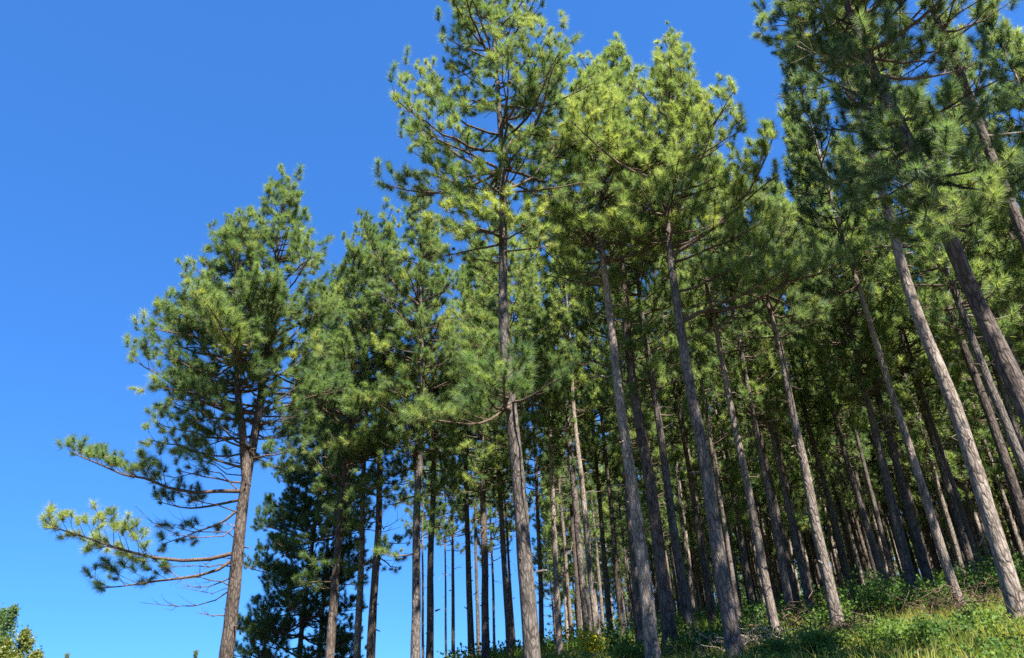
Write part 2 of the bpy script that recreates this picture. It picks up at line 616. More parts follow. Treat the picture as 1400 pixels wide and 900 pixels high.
def set_bough(t, p0, p1, kind, q, tint, mat, roll=0.35):
    d = p1 - p0
    l = float(np.linalg.norm(d))
    L, w, f = bough(kind, l, q)
    o = bpy.data.objects.new('branch', w)
    COL.objects.link(o)
    o.parent = t
    o.location = p0
    az, el = math.atan2(d[1], d[0]), math.asin(max(-1, min(1, d[2] / l)))
    o.rotation_euler = (Matrix.Rotation(az, 3, 'Z') @ Matrix.Rotation(-el, 3, 'Y') @ Matrix.Rotation(roll * q.normal(), 3, 'X')).to_euler()
    k = l / L
    o.scale = (k, (k if k > 1 else math.sqrt(k)) * (1 if q.random() < 0.5 else 0.92), math.sqrt(k))
    c = bpy.data.objects.new('needles', f)
    COL.objects.link(c)
    c.parent = o
    c.color = (0.5 + (tint - 0.45), 0.5, 0.5, 1)
    c.material_slots[0].link = 'OBJECT'
    c.material_slots[0].material = M[mat]
    return o


TREES = []          # (x, y, clear radius) of trees already placed


def hero(label, pix, D, dia, H, mat, seed, zb=0.5, Rm=2.2, bark='bark_grey', fork=None, limbs=(), skew=None, step=0.55, tint=0.45,
         dead=6, nn=72, kind=None, prof=None, dens=1.0, cones=0, bare=(), low=0, group='pines along the edge of the forest', dead_span=None, whorl=(3, 5), lens=0.25, wid=0.013):
    """a pine whose trunk is seen at the pixels pix (from foot to tip), D metres off, H metres tall: every bough is a part, its needles a sub-part"""
    q = np.random.default_rng(seed)
    a = at(pix[0][0], pix[0][1], D)
    az = unit(np.array([a[0], a[1]]))
    pts = [on_plane(px, py, az, D) for px, py in pix]
    lean = (pts[-1] - pts[0]) / (pts[-1][2] - pts[0][2])
    x, y = pts[0][0], pts[0][1]
    zg = float(ground_z(x, y))
    for _ in range(4):
        b = pts[0] + lean * (zg - pts[0][2])
        zg = float(ground_z(b[0], b[1]))
    b = pts[0] + lean * (zg - pts[0][2])
    top = pts[-1] + lean * (zg + H - pts[-1][2]) * (1 if zg + H > pts[-1][2] else 0.0)
    chain = [b + np.array([0, 0, -0.3])] + pts + ([top] if zg + H > pts[-1][2] + 0.3 else [])
    chain = sorted(np.array(chain) - b, key=lambda c: c[2])
    TREES.append((b[0], b[1], 2.0))
    t = thing('pine_tree', label, 'tree', tuple(b), group)
    g, tp, tr = trunk_geo(chain, dia * 0.79, seed)
    Hh = tp[-1, 2]
    g.build('trunk', [bark], t, True)
    rad = lambda z: float(np.interp(z, tp[:, 2], tr))
    work = []
    if zb is not None:
        for p0, p1, tt in auto_limbs(q, tp, Hh * zb, Hh, Rm * 1.05, step * 0.9, whorl, skew, prof):
            work.append((p0, p1, tt, 0.10, tint))
    if fork:
        fp = [on_plane(px, py, az, D + dd) - b for px, py, dd in fork['pix']]
        g2, fpth, fr = trunk_geo(fp, fork['dia'], seed + 1, flare=False, n=24)
        g2.build('leader', [bark], t, True)
        for p0, p1, tt in auto_limbs(q, fpth, fork['zb'], fpth[-1, 2], fork['R'] * 1.05, step * 0.8, whorl, fork.get('skew')):
            work.append((p0, p1, tt, 0.10, tint))
    for (sx, sy), (ex, ey), dd, tn in limbs:
        p0 = on_plane(sx, sy, az, D) - b
        p1 = on_plane(ex, ey, az, D + dd) - b
        work.append((p0, p1, 0.1, 0.16, tn))
    kind = kind or ('near' if D < 21 else 'mid')
    for p0, p1, tt, sag, tn in work:
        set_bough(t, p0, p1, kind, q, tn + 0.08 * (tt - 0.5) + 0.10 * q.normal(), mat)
    for i in range(4):                                   # the leader's own shoots
        p = tp[-1 - i] + 0.0
        e = p + np.array([0.25 * q.normal(), 0.25 * q.normal(), 0.35 + 0.2 * q.random()])
        set_bough(t, p, e, kind, q, tint + 0.1, mat)
    ds = dead_span or (0.28, zb or 0.6)
    for (sx, sy), (ex, ey), dd in bare:
        p0, p1 = on_plane(sx, sy, az, D) - b, on_plane(ex, ey, az, D + dd) - b
        v = p1 - p0
        dead_limb(q, p0, math.atan2(v[1], v[0]), math.hypot(v[0], v[1]), 0.022, v[2] / math.hypot(v[0], v[1]), 7).build('dead_branch', ['twig'], t, True)
    for i in range(dead):
        z = Hh * (ds[0] + (ds[1] + 0.06 - ds[0]) * (i + q.random()) / dead)
        p = path_at_z(tp, z)
        dead_limb(q, p, q.random() * 6.28, 0.4 + 1.9 * q.random() ** 1.5, 0.014 + 0.012 * q.random(), 0.25 * q.normal(), 3).build('dead_branch', ['dead' if q.random() < 0.5 else 'twig'], t, True)
    for i in range(low):                                 # a few weak boughs below the crown
        z = Hh * (zb - 0.20 + 0.20 * q.random())
        p0, a_ = path_at_z(tp, z), 6.283 * q.random()
        l = 0.7 + 1.2 * q.random()
        set_bough(t, p0, p0 + np.array([math.cos(a_) * l, math.sin(a_) * l, 0.1 * q.normal()]), kind, q, tint - 0.1, mat)
    if cones:
        g = Geo()
        for i in range(cones):
            p0, p1, tt, _, _ = work[int(q.integers(len(work)))]
            c = p0 + (p1 - p0) * (0.45 + 0.35 * q.random()) + q.normal(size=3) * 0.08
            cone(g, c, unit(q.normal(size=3) - UP), 0.11, 0.05)
        tag(g.build('cones', ['cone'], t, True), kind='stuff')
    return t


def cone(g, c, d, L, r):
    e = np.linspace(0, 1, 5)
    g.tube(c + d * (L * e)[:, None], r * np.array([0.35, 0.9, 1.0, 0.7, 0.2]), 6)


PROTO_AT = (0, 0, 0)


def proto(seed, mat, bark, H, dia, zb, Rm, nn, length, width, dens, step, tint, dead=4, sides=8, sub=1.0, whorl=(3, 4), bare=0.05, lowstubs=0):
    """a pine as trunk, crown and a few dead boughs, to be copied with obj.copy()"""
    q = np.random.default_rng(seed)
    bend = np.array([0.25 * q.normal(), 0.25 * q.normal(), 0])
    chain = [np.array([0, 0, -0.4]), np.array([0, 0, 0.0]), np.array([0, 0, H * 0.5]) + bend, np.array([0.1 * q.normal(), 0.1 * q.normal(), H])]
    t = thing('pine_tree', '', 'tree', PROTO_AT)
    g, tp, tr = trunk_geo(chain, dia, seed, sides, n=22)
    g.build('trunk', [bark], t, True)
    c, T = Geo(), []
    for p0, p1, tt in auto_limbs(q, tp, H * zb, H, Rm, step, whorl):
        l = np.linalg.norm(p1 - p0)
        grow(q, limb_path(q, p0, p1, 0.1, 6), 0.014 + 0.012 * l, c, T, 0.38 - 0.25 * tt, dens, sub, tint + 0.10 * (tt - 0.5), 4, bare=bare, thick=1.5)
    grow(q, tp[-4:], 0.04, c, T, 0.2, 1.2, 0.6, tint + 0.1, 4, 0.7)
    flush(T, c, q, nn, length, width, 0.22, 1)
    c.build('crown', ['twig', mat], t)
    for i in range(dead):
        z = H * (0.25 + (zb - 0.2) * (i + q.random()) / max(dead, 1))
        dead_limb(q, path_at_z(tp, z), q.random() * 6.28, 0.4 + 1.6 * q.random(), 0.016 + 0.01 * q.random(), 0.2 * q.normal(), 2).build('dead_branch', ['dead'], t, True)
    return t


# ------------------------------------------------------------------ the ground
def build_ground():
    rr = np.concatenate([np.arange(0, 70, 1.0), np.geomspace(70, 2500, 40)])
    na = 180
    v = []
    for r in rr:
        th = np.arange(na) * 2 * math.pi / na
        x, y = r * np.sin(th), r * np.cos(th)
        v.append(np.stack([x, y, ground_z(x, y)], 1))
    n = len(rr)
    i = np.arange(n - 1)[:, None] * na
    j = np.arange(na)[None, :]
    k = (j + 1) % na
    f = np.stack([i + j, i + na + j, i + na + k, i + k], -1).reshape(-1, 4)
    g = Geo()
    g.add(np.concatenate(v), f)
    o = g.build('ground', ['ground'], None, True)
    tag(o, 'brown and green forest floor sloping up to the pines', None, None, 'structure')


build_ground()

# ------------------------------------------------------------------ the big pines one can tell apart
hero('forked edge pine standing apart against open sky, long boughs reaching far out',
     [(309, 897), (325, 760), (338, 660), (352, 580), (360, 530), (371, 430), (378, 330), (396, 250)], 25, 0.56, 0, 'n_green', 11,
     zb=0.43, Rm=3.0, bark='bark_brown', tint=0.33, nn=60, dens=0.9, step=0.56, lens=0.27, wid=0.016, dead=9, dead_span=(0.14, 0.5), skew=(-0.15, -0.1),
     fork={'pix': [(337, 664, 0), (331, 600, -0.15), (326, 520, -0.3), (322, 430, -0.5), (321, 350, -0.6), (326, 310, -0.6)], 'dia': 0.27, 'zb': 9.6, 'R': 2.4, 'skew': (-0.12, -0.1)},
     bare=[((327, 672), (170, 640), 0), ((322, 720), (185, 692), -0.5), ((310, 810), (192, 824), 0.5), ((307, 842), (268, 838), 0), ((315, 790), (250, 802), 0.6), ((330, 650), (232, 600), 0.5),
           ((345, 600), (262, 556), -0.4), ((325, 560), (250, 516), 0.2), ((350, 590), (400, 560), -0.4), ((312, 800), (232, 800), -0.4), ((334, 640), (262, 628), 0.8), ((320, 735), (205, 715), 0.3), ((324, 700), (228, 660), -0.7), ((343, 610), (285, 580), 0.9), ((316, 775), (222, 775), -0.6), ((329, 590), (248, 568), -0.5), ((327, 545), (268, 500), 0.6), ((352, 585), (398, 572), 0.5), ((345, 630), (392, 612), 0.3)],
     limbs=[((318, 757), (64, 712), -0.5, 0.62), ((318, 766), (138, 822), 0.4, 0.30), ((331, 672), (102, 610), 0.2, 0.50), ((326, 684), (215, 678), 1.5, 0.25),
            ((322, 700), (225, 745), 1.2, 0.2), ((333, 640), (212, 590), -1.0, 0.70), ((326, 560), (172, 503), 0.3, 0.42), ((330, 600), (215, 575), -0.6, 0.6), ((331, 620), (240, 605), 0.4, 0.5), ((328, 575), (232, 545), 0.8, 0.45), ((333, 640), (262, 615), -0.9, 0.6), ((330, 660), (245, 640), -0.3, 0.3), ((324, 530), (205, 530), -0.8, 0.5),  # higher tints here brighten the filling boughs as if better lit
            ((322, 500), (222, 432), 0.4, 0.36), ((322, 470), (222, 468), -0.4, 0.4), ((320, 440), (258, 375), 0.2, 0.4),
            ((350, 600), (415, 590), 0.5, 0.5), ((345, 620), (400, 640), -0.6, 0.4), ((357, 560), (425, 520), -0.8, 0.45), ((366, 480), (455, 420), 0.3, 0.4), ((362, 520), (430, 470), -1.2, 0.5)])
hero('tall centre pine topping the canopy, a low tuft of boughs half way up its trunk',
     [(728, 897), (713, 720), (700, 560), (691, 420), (686, 250), (684, 190), (666, -75)], 17, 0.46, 0, 'n_green', 12,
     zb=0.52, Rm=2.75, bark='bark_grey', tint=0.50, nn=100, step=0.60, wid=0.011, lens=0.27, dead=7, dead_span=(0.5, 0.68), cones=40, dens=0.95,
     limbs=[((684, 275), (518, 256), 0.5, 0.12), ((685, 245), (550, 158), -0.2, 0.35), ((686, 310), (606, 300), -1.2, 0.75), ((687, 322), (640, 300), -1.6, 0.75), ((687, 325), (735, 300), -1.2, 0.70),
            ((688, 330), (600, 345), 0.3, 0.5), ((697, 552), (590, 560), -1.4, 0.55), ((697, 545), (640, 505), -2.4, 0.70), ((697, 550), (690, 505), -3.4, 0.18), ((698, 550), (752, 515), -1.8, 0.16),
            ((698, 560), (650, 545), -2.6, 0.3), ((687, 260), (745, 170), 0.3, 0.45), ((686, 225), (780, 60), 0.2, 0.4), ((687, 300), (755, 285), 0.6, 0.5), ((687, 345), (760, 335), 0.2, 0.5), ((688, 360), (640, 350), 0.5, 0.6), ((686, 240), (625, 205), 0.7, 0.4), ((686, 215), (735, 215), -0.6, 0.5), ((687, 335), (660, 285), -1.8, 0.75)])
hero('pale-barked pine with a leaning trunk, lower of the two close together near the yellow-flowered herb',
     [(893, 897), (868, 700), (845, 520), (829, 380), (815, 240), (803, 96)], 19.5, 0.45, 0, 'n_yellow', 13,
     zb=0.58, Rm=2.3, bark='bark_pale', tint=0.5, nn=80, wid=0.013, dead=12, dead_span=(0.36, 0.62), cones=24, dens=1.0,
     limbs=[((828, 375), (742, 330), -0.8, 0.55), ((826, 330), (738, 240), -0.3, 0.5), ((822, 300), (738, 200), 0.4, 0.5), ((830, 390), (748, 385), 0.3, 0.45), ((826, 340), (760, 300), -1.2, 0.6)])
hero('dark pine just behind the pale-barked leaning one, thick trunk with one light edge',
     [(914, 852), (893, 700), (870, 560), (857, 420), (846, 250), (838, 68)], 22.5, 0.50, 0, 'n_yellow', 14,
     zb=0.56, Rm=2.4, bark='bark_brown', tint=0.45, nn=60, wid=0.015, dead=10, dead_span=(0.36, 0.6))
hero('spreading pine with a grey-blue trunk and one long bough stretched far out low',
     [(1006, 897), (972, 700), (943, 520), (920, 380), (914, 270), (918, 62)], 18.5, 0.46, 0, 'n_yellow', 15,
     zb=0.60, Rm=2.2, bark='bark_grey', tint=0.52, nn=84, wid=0.013, dead=10, dead_span=(0.36, 0.6), cones=36, dens=1.0,
     limbs=[((925, 445), (1150, 345), -1.0, 0.72), ((924, 440), (1090, 360), -1.6, 0.72), ((915, 352), (1034, 190), -0.3, 0.60), ((915, 340), (1062, 240), -0.2, 0.55), ((915, 300), (945, 120), -0.2, 0.5), ((917, 360), (1060, 295), -1.1, 0.60),  # raised tint on the long low boughs paints in the sun they lack
            ((921, 400), (1040, 345), -1.4, 0.6), ((915, 320), (872, 250), -1.6, 0.15), ((916, 330), (935, 250), -1.7, 0.15)])
hero('slender sunlit pine rooted in bright grass, bare pale trunk up to a dark bluish crown',
     [(1146, 856), (1110, 680), (1070, 500), (1050, 420), (1036, 330), (1024, 262)], 22, 0.40, 0, 'n_blue', 16,
     zb=0.62, Rm=2.2, bark='bark_pale', tint=0.42, nn=56, wid=0.016, dead=10, dead_span=(0.3, 0.64))
hero('leaning pine with a sunlit upper trunk and shaded foot on the grass bank',
     [(1397, 854), (1350, 680), (1304, 550), (1258, 440), (1222, 320)], 18, 0.43, 20.5, 'n_blue', 17,
     zb=0.70, Rm=1.5, bark='bark_pale', tint=0.45, nn=70, wid=0.014, dead=8, dead_span=(0.45, 0.62))
hero('nearest big dark pine leaning overhead, thick shaded trunk and heavy blue-green crown',
     [(1400, 560), (1340, 420), (1310, 350), (1250, 210), (1205, 110)], 14.5, 0.45, 20.5, 'n_blue', 18,
     zb=0.55, Rm=2.35, skew=(0.42, -0.1), bark='bark_brown', tint=0.45, nn=110, wid=0.010, lens=0.26, dead=10, dead_span=(0.42, 0.58), dens=1.1, cones=14,
     limbs=[((1235, 180), (1100, 190), -0.5, 0.35), ((1225, 150), (1095, 115), 0.2, 0.35), ((1200, 100), (1105, 35), 0.0, 0.40), ((1245, 200), (1140, 245), -0.8, 0.35),
            ((1262, 235), (1165, 300), -0.5, 0.35), ((1280, 280), (1215, 320), -1.6, 0.55), ((1250, 210), (1330, 150), -1.5, 0.5), ((1265, 240), (1360, 220), -1.2, 0.4), ((1245, 200), (1282, 235), -2.6, 0.40), ((1235, 180), (1225, 165), -2.6, 0.40), ((1262, 235), (1335, 275), -1.6, 0.40), ((1255, 220), (1180, 255), -2.2, 0.40), ((1225, 150), (1130, 130), -2.0, 0.40), ((1200, 100), (1215, 40), -2.2, 0.5), ((1275, 265), (1265, 300), -2.4, 0.45), ((1282, 285), (1330, 310), -1.8, 0.5), ((1230, 165), (1370, 110), -0.8, 0.4)])
hero('dark pine trunk slanting in high beside the nearest big pine, foot outside the frame',
     [(1400, 335), (1362, 235), (1320, 120)], 16.5, 0.38, 20.5, 'n_blue', 19,
     zb=0.62, Rm=1.7, bark='bark_brown', tint=0.45, nn=80, wid=0.013, dead=8, dead_span=(0.45, 0.62))
hero('pine hidden behind the tall centre pine, only its yellow-green crown showing on either side',
     [(722, 897), (703, 600), (690, 292)], 27, 0.36, 0, 'n_yellow', 26,
     zb=0.42, Rm=2.3, bark='bark_brown', tint=0.42, dead=4)
hero('pine crown hanging into the picture corner above the nearest big dark pine, its trunk outside',
     [(1690, 640), (1560, 300)], 12.6, 0.42, 21.0, 'n_blue', 20,
     zb=0.56, Rm=1.8, bark='bark_brown', tint=0.42, dead=3, dead_span=(0.45, 0.6))
hero('dark-crowned pine whose long bare trunk bends slightly, first behind the dark bushy conifer',
     [(450, 897), (462, 760), (475, 620), (482, 540), (485, 330)], 31, 0.46, 0, 'n_green', 21,
     zb=0.38, Rm=2.5, bark='bark_brown', low=9, tint=0.34, nn=46, wid=0.020, lens=0.28, dead=6, step=0.6)
hero('reddish slim-trunked pine between two darker trunks, open sky at its foot',
     [(488, 897), (495, 690), (502, 560), (505, 315)], 34, 0.40, 0, 'n_yellow', 22,
     zb=0.42, Rm=2.4, bark='bark_pale', low=9, tint=0.40, nn=42, wid=0.021, lens=0.28, dead=6, step=0.65)
hero('upright pine with a dark even trunk, beside the reddish slim-trunked pine',
     [(507, 897), (517, 680), (524, 560), (530, 300)], 31, 0.43, 0, 'n_green', 23,
     zb=0.37, Rm=2.4, bark='bark_brown', low=9, tint=0.42, nn=44, wid=0.020, lens=0.28, dead=6, step=0.62)
hero('blue-shaded straight pine trunk, one of a near pair framing a strip of sky',
     [(568, 897), (571, 700), (576, 560), (575, 262)], 29, 0.45, 0, 'n_green', 24,
     zb=0.40, Rm=2.5, bark='bark_grey', low=9, tint=0.42, nn=48, wid=0.019, lens=0.28, dead=6, step=0.6,
     limbs=[((575, 420), (500, 300), 0.3, 0.05), ((575, 440), (520, 380), -0.5, 0.3)])


hero('dark bushy conifer with near-black foliage almost to the ground beside the forked pine',
     [(410, 897), (424, 770), (440, 640), (455, 385)], 37, 0.30, 0, 'n_dark', 25,
     zb=0.05, Rm=2.5, bark='bark_brown', tint=0.40, kind='dark', prof='cone', dead=0, step=0.55, whorl=(4, 6))


# ------------------------------------------------------------------ pines set by their feet: copies of a few grown trees
NEAR = [proto(100 + i, ['n_green', 'n_yellow', 'n_green', 'n_blue', 'n_yellow', 'n_green'][i], ['bark_grey', 'bark_pale', 'bark_brown', 'bark_pale', 'bark_grey', 'bark_brown'][i],
              20.5, 0.38, [0.36, 0.45, 0.35, 0.48, 0.34, 0.40][i], [1.8, 1.7, 1.9, 1.6, 1.8, 1.7][i], 70, 0.29, 0.019, 0.85, 0.52, 0.44, dead=6, sides=10) for i in range(6)]
FAR = [proto(200 + i, ['n_green', 'n_yellow', 'n_blue', 'n_green'][i % 4], ['bark_grey', 'bark_pale', 'bark_brown', 'bark_pale'][i % 4],
             20.5, 0.36, 0.22 + 0.05 * i, 1.5, 34, 0.34, 0.034, 0.75, 0.60, 0.46, dead=3, sides=7, sub=1.15) for i in range(5)]
_used = set()


def plant(pr, p, H, dia, lean=(0, 0), label='', group='', rz=0.0):
    if pr.name in _used:
        o = copy_tree(pr)
    else:
        o = pr
        _used.add(pr.name)
    base = 0.38 if pr in NEAR else 0.36
    k = dia / base
    kc = max(k, 0.82)
    for c in o.children:
        c.color = (0.5 + 0.12 * rng.normal(), 0.5, 0.5, 1)
        if c.name.startswith('crown'):
            c.scale = (kc / k, kc / k, 1)
    o.location = p
    o.rotation_mode = 'XYZ'
    o.scale = (k, k, H / 20.5)
    q = Vector((lean[0], lean[1], 1.0)).to_track_quat('Z', 'Y') if (lean[0] or lean[1]) else None
    mt = Matrix.Rotation(rz, 3, 'Z')
    if q is not None:
        mt = (Matrix(((1, 0, lean[0]), (0, 1, lean[1]), (0, 0, 1))) @ mt).to_quaternion().to_matrix()
    o.rotation_euler = mt.to_euler()
    tag(o, label, 'tree', group)
    TREES.append((p[0], p[1], 1.5))
    return o


def stand(k, pix, D, dia, H, label, group='pines along the edge of the forest'):
    """a copy of NEAR[k] whose trunk runs through the two pixels pix"""
    a = at(pix[0][0], pix[0][1], D)
    az = unit(a[:2])
    c = on_plane(pix[1][0], pix[1][1], az, D)
    lean = (c - a) / (c[2] - a[2])
    b = a.copy()
    for _ in range(4):
        b = a + lean * (float(ground_z(b[0], b[1])) - a[2])
    return plant(NEAR[k], tuple(b), H, dia * 0.76, (lean[0], lean[1]), label, group, rng.random() * 6.28)


for k, px, D, dia, H, lb in [
    (2, ((587, 897), (587, 640)), 31, 0.40, 20, 'rough brown pine trunk partnering the blue-shaded one, a strip of sky between them'),
    (1, ((435, 897), (438, 790)), 41, 0.30, 18, 'thin reddish trunk showing at the foot of the dark bushy conifer'),
    (4, ((620, 897), (621, 720)), 44, 0.29, 19, 'thin straight pine standing alone in the sky gap past the two paired trunks'),
    (0, ((645, 897), (643, 700)), 36, 0.42, 20, 'dark pine trunk in a tight clump of three against the sky'),
    (2, ((664, 897), (660, 690)), 33, 0.46, 20, 'thickest trunk of the tight clump of three against the sky'),
    (5, ((655, 897), (652, 690)), 46, 0.32, 20, 'thinnest trunk of the tight clump of three, set back between the others'),
    (4, ((697, 897), (680, 660)), 34, 0.38, 20, 'slim dark pine close beside the tall centre pine, toward the tight clump'),
    (5, ((704, 897), (690, 700)), 48, 0.27, 20, 'very thin pine half hidden by the tall centre pine'),
    (1, ((579, 897), (581, 720)), 52, 0.24, 20, 'thin pine seen through the narrow strip between the paired trunks'),
    (3, ((611, 897), (613, 720)), 54, 0.22, 20, 'thinnest far pine in the sky gap, just before the lone thin one'),
    (4, ((676, 897), (668, 720)), 52, 0.26, 20, 'thin far pine in the sky gap beyond the tight clump of three'),
    (1, ((722, 897), (712, 720)), 55, 0.25, 20, 'thin far pine peeping past the edge of the tall centre pine'),
    (0, ((741, 889), (735, 720)), 37, 0.33, 20, 'black-shaded pine trunk just beyond the tall centre pine'),
    (1, ((766, 897), (742, 560)), 31, 0.34, 20, 'thin pale-topped pine with short dead stubs up its trunk'),
    (3, ((783, 880), (768, 720)), 46, 0.33, 20, 'short-looking trunk set back between the stubbed pine and a dark pair'),
    (2, ((794, 882), (783, 720)), 42, 0.36, 20, 'dark trunk set back just behind the yellow-flowered herb'),
    (0, ((806, 886), (787, 590)), 31, 0.44, 20, 'dark thick pine of a crossing pair by the yellow-flowered herb'),
    (1, ((819, 893), (797, 600)), 30, 0.36, 20, 'sunlit pale pine of a crossing pair by the yellow-flowered herb'),
    (4, ((836, 880), (817, 590)), 36, 0.34, 20, 'slim mottled pine behind the crossing pair'),
    (5, ((853, 893), (827, 640)), 32, 0.30, 20, 'thin pine trunk standing next before the pale-barked leaning pine'),
    (2, ((877, 893), (848, 640)), 26, 0.38, 20, 'brown trunk hugging the pale-barked leaning pine on its shaded side'),
    (0, ((949, 893), (905, 600)), 23, 0.38, 20, 'dark slim pine between the rim-lit dark pine and the grey-blue trunk'),
    (5, ((975, 858), (940, 650)), 33, 0.36, 20, 'near-black pine trunk close against the grey-blue one'),
    (1, ((980, 850), (958, 680)), 38, 0.22, 20, 'thin bright sunlit pole-like pine just past the grey-blue trunk'),
    (3, ((1064, 880), (1003, 560)), 23, 0.34, 20, 'slender lit pine next before the slender sunlit one rooted in grass'),
    (0, ((1083, 850), (1040, 620)), 29, 0.38, 20, 'grey half-shaded pine between the two slender lit ones'),
    (5, ((1092, 840), (1052, 640)), 33, 0.40, 20, 'blackest pine trunk between the two slender lit ones, with a broken side bough'),
    (2, ((1170, 828), (1120, 600)), 34, 0.36, 20, 'brown shaded pine set behind the slender sunlit one'),
    (4, ((1213, 815), (1152, 600)), 34, 0.38, 20, 'half-lit pine standing in brambles near the thicket of poles'),
    (1, ((1222, 800), (1170, 640)), 46, 0.30, 20, 'bright pole-like pine deep in the thicket of poles'),
    (0, ((1278, 822), (1205, 540)), 31, 0.42, 20, 'black pine trunk edged by a bright pole'),
    (3, ((1319, 848), (1245, 600)), 24, 0.34, 20, 'lit lean pine with a pale foot in a tangle of dead brush'),
    (2, ((1340, 812), (1265, 580)), 32, 0.40, 20, 'dark bare pine between the lit lean pine and the shaded-foot pine'),
    (5, ((1400, 720), (1330, 540)), 25, 0.40, 20, 'dark pine behind the shaded-foot leaning pine at the picture edge'),
    (4, ((1400, 640), (1360, 540)), 22, 0.36, 20, 'dim pine trunk crossing below the nearest big pine at the picture edge'),
]:
    stand(k, px, D, dia, H, lb)

# the deep rows
GRP = 'pines in the rows deep inside the forest'
LBL = 'slim pine trunk lost among many alike in the shaded rows deep inside the forest'
n_deep = 0
ca, sa = math.cos(0.35), math.sin(0.35)
cand = []
for i in range(-40, 60):
    for j in range(0, 60):
        u, v = i * 3.0 + 0.6 * rng.normal(), j * 3.3 + 0.6 * rng.normal()
        x, y = ca * u + sa * v, -sa * u + ca * v
        d, az = math.hypot(x, y), math.degrees(math.atan2(x, y))
        if y < 5 or not (25 < d < 96) or az > 47:
            continue
        if az < 9 and not (az > 1.5 and 50 < d < 85):
            continue
        if any((x - a) ** 2 + (y - b) ** 2 < c * c for a, b, c in TREES):
            continue
        cand.append((d, az, x, y))
cand.sort()
for d, az, x, y in cand:
    if rng.random() > (0.66 if d > 60 else 0.85):
        continue
    if n_deep >= 244:
        break
    n_deep += 1
    pr = NEAR[int(rng.integers(6))] if d < 34 else FAR[int(rng.integers(5))]
    plant(pr, (x, y, float(ground_z(x, y))), 18 + 4 * rng.random(), 0.17 + 0.13 * rng.random() ** 1.3, (0.02 * rng.normal(), 0.02 * rng.normal()), LBL, GRP, rng.random() * 6.28)
print('tris', sum(len(me.polygons) for me in bpy.data.meshes), sum(len(o.data.polygons) for o in bpy.data.objects if o.type == 'MESH'))
print('deep', n_deep, 'cand', len(cand))

# ------------------------------------------------------------------ the far side of the wood, one mass behind the rows
q = np.random.default_rng(5)
g = Geo()
for i in range(900):
    near = i < 430                                       # thin stems between the rows, then the last of the wood
    a = math.radians(2 + 48 * q.random())
    d = 52 + 40 * q.random() if near else 92 + 55 * q.random() ** 1.2
    if math.degrees(a) < 9 and (d > 105 or d < 80):
        continue
    x, y = d * math.sin(a), d * math.cos(a)
    z = float(ground_z(x, y))
    H = 19 + 4 * q.random()
    r0 = 0.10 + 0.07 * q.random()
    g.tube(np.array([[x, y, z - 0.5], [x + 0.2 * q.normal(), y, z + H * 0.6], [x, y, z + H]]), np.array([r0, r0 * 0.7, 0.03]), 5, 2 if q.random() < 0.5 else 0)
    m_ = 26 if near else 60
    t = q.random(m_) ** 1.1
    r = 2.3 * (1 - 0.8 * t) * np.sqrt(q.random(m_))
    b = q.random(m_) * 6.283
    P = np.stack([x + r * np.cos(b), y + r * np.sin(b), z + H * ((0.5 + 0.5 * t) if near else (0.02 + 0.98 * t))], 1)
    needles(g, P, np.stack([np.cos(b), np.sin(b), 0.5 + 0 * b], 1), 0.45 + 0.15 * q.normal(size=m_), q, 12, 0.70, 0.15, 0.4, 1)
tag(g.build('distant_forest', ['bark_brown', 'n_green', 'bark_pale']), 'far rows of the pine forest closing the view between the trunks', None, None, 'stuff')


# ------------------------------------------------------------------ undergrowth
def ground_at(px, py):
    """where the ray through a pixel meets the ground"""
    d = ray(px, py)
    for s in np.arange(6, 160, 0.1):
        p = EYE + d * s
        if p[2] <= float(ground_z(p[0], p[1])):
            return np.array([p[0], p[1], float(ground_z(p[0], p[1]))])
    p = at(px, py, 45)
    return np.array([p[0], p[1], float(ground_z(p[0], p[1]))])


def blades(g, P, q, n, h, w, tint, mat=0, spread=0.12, lean=0.55):
    """grass tufts at the points P: n bent blades each"""
    k = len(P)
    a = q.random((k, n)) * 6.283
    b = P[:, None, :] + np.stack([np.cos(a), np.sin(a), 0 * a], -1) * (spread * q.random((k, n)))[:, :, None]
    H = np.asarray(h).reshape(-1, 1) * (0.45 + 0.8 * q.random((k, n))) * (0.6 + 0.8 * q.random((k, 1)))
    a2 = a + 0.8 * q.normal(size=(k, n))
    o = np.stack([np.cos(a2), np.sin(a2), 0 * a], -1)
    ln = lean * q.random((k, n))
    mid = b + o * (0.35 * ln * H)[:, :, None] + np.array([0, 0, 1.0]) * (0.6 * H)[:, :, None]
    tip = b + o * (1.05 * ln * H)[:, :, None] + np.array([0, 0, 1.0]) * (H * (1 - 0.35 * ln))[:, :, None]
    s = np.stack([-np.sin(a2 + 0.7), np.cos(a2 + 0.7), 0 * a], -1) * (w / 2)
    v = np.stack([b - s, b + s, mid - s * 0.8, mid + s * 0.8, tip], 2).reshape(-1, 3)
    i = np.arange(k * n)[:, None] * 5
    tt = np.clip(np.asarray(tint).reshape(-1, 1) + 0.18 * q.normal(size=(k, n)), 0, 1)
    tt = np.repeat(tt.reshape(-1), 5)
    c = Geo()
    g.add(v, i + np.array([[0, 1, 3, 2]]), mat, tt)
    g.f.append((i + np.array([[2, 3, 4]])).astype(np.int32) + (g.n - len(v)))
    g.m.append(np.full(len(i), mat, np.int32))


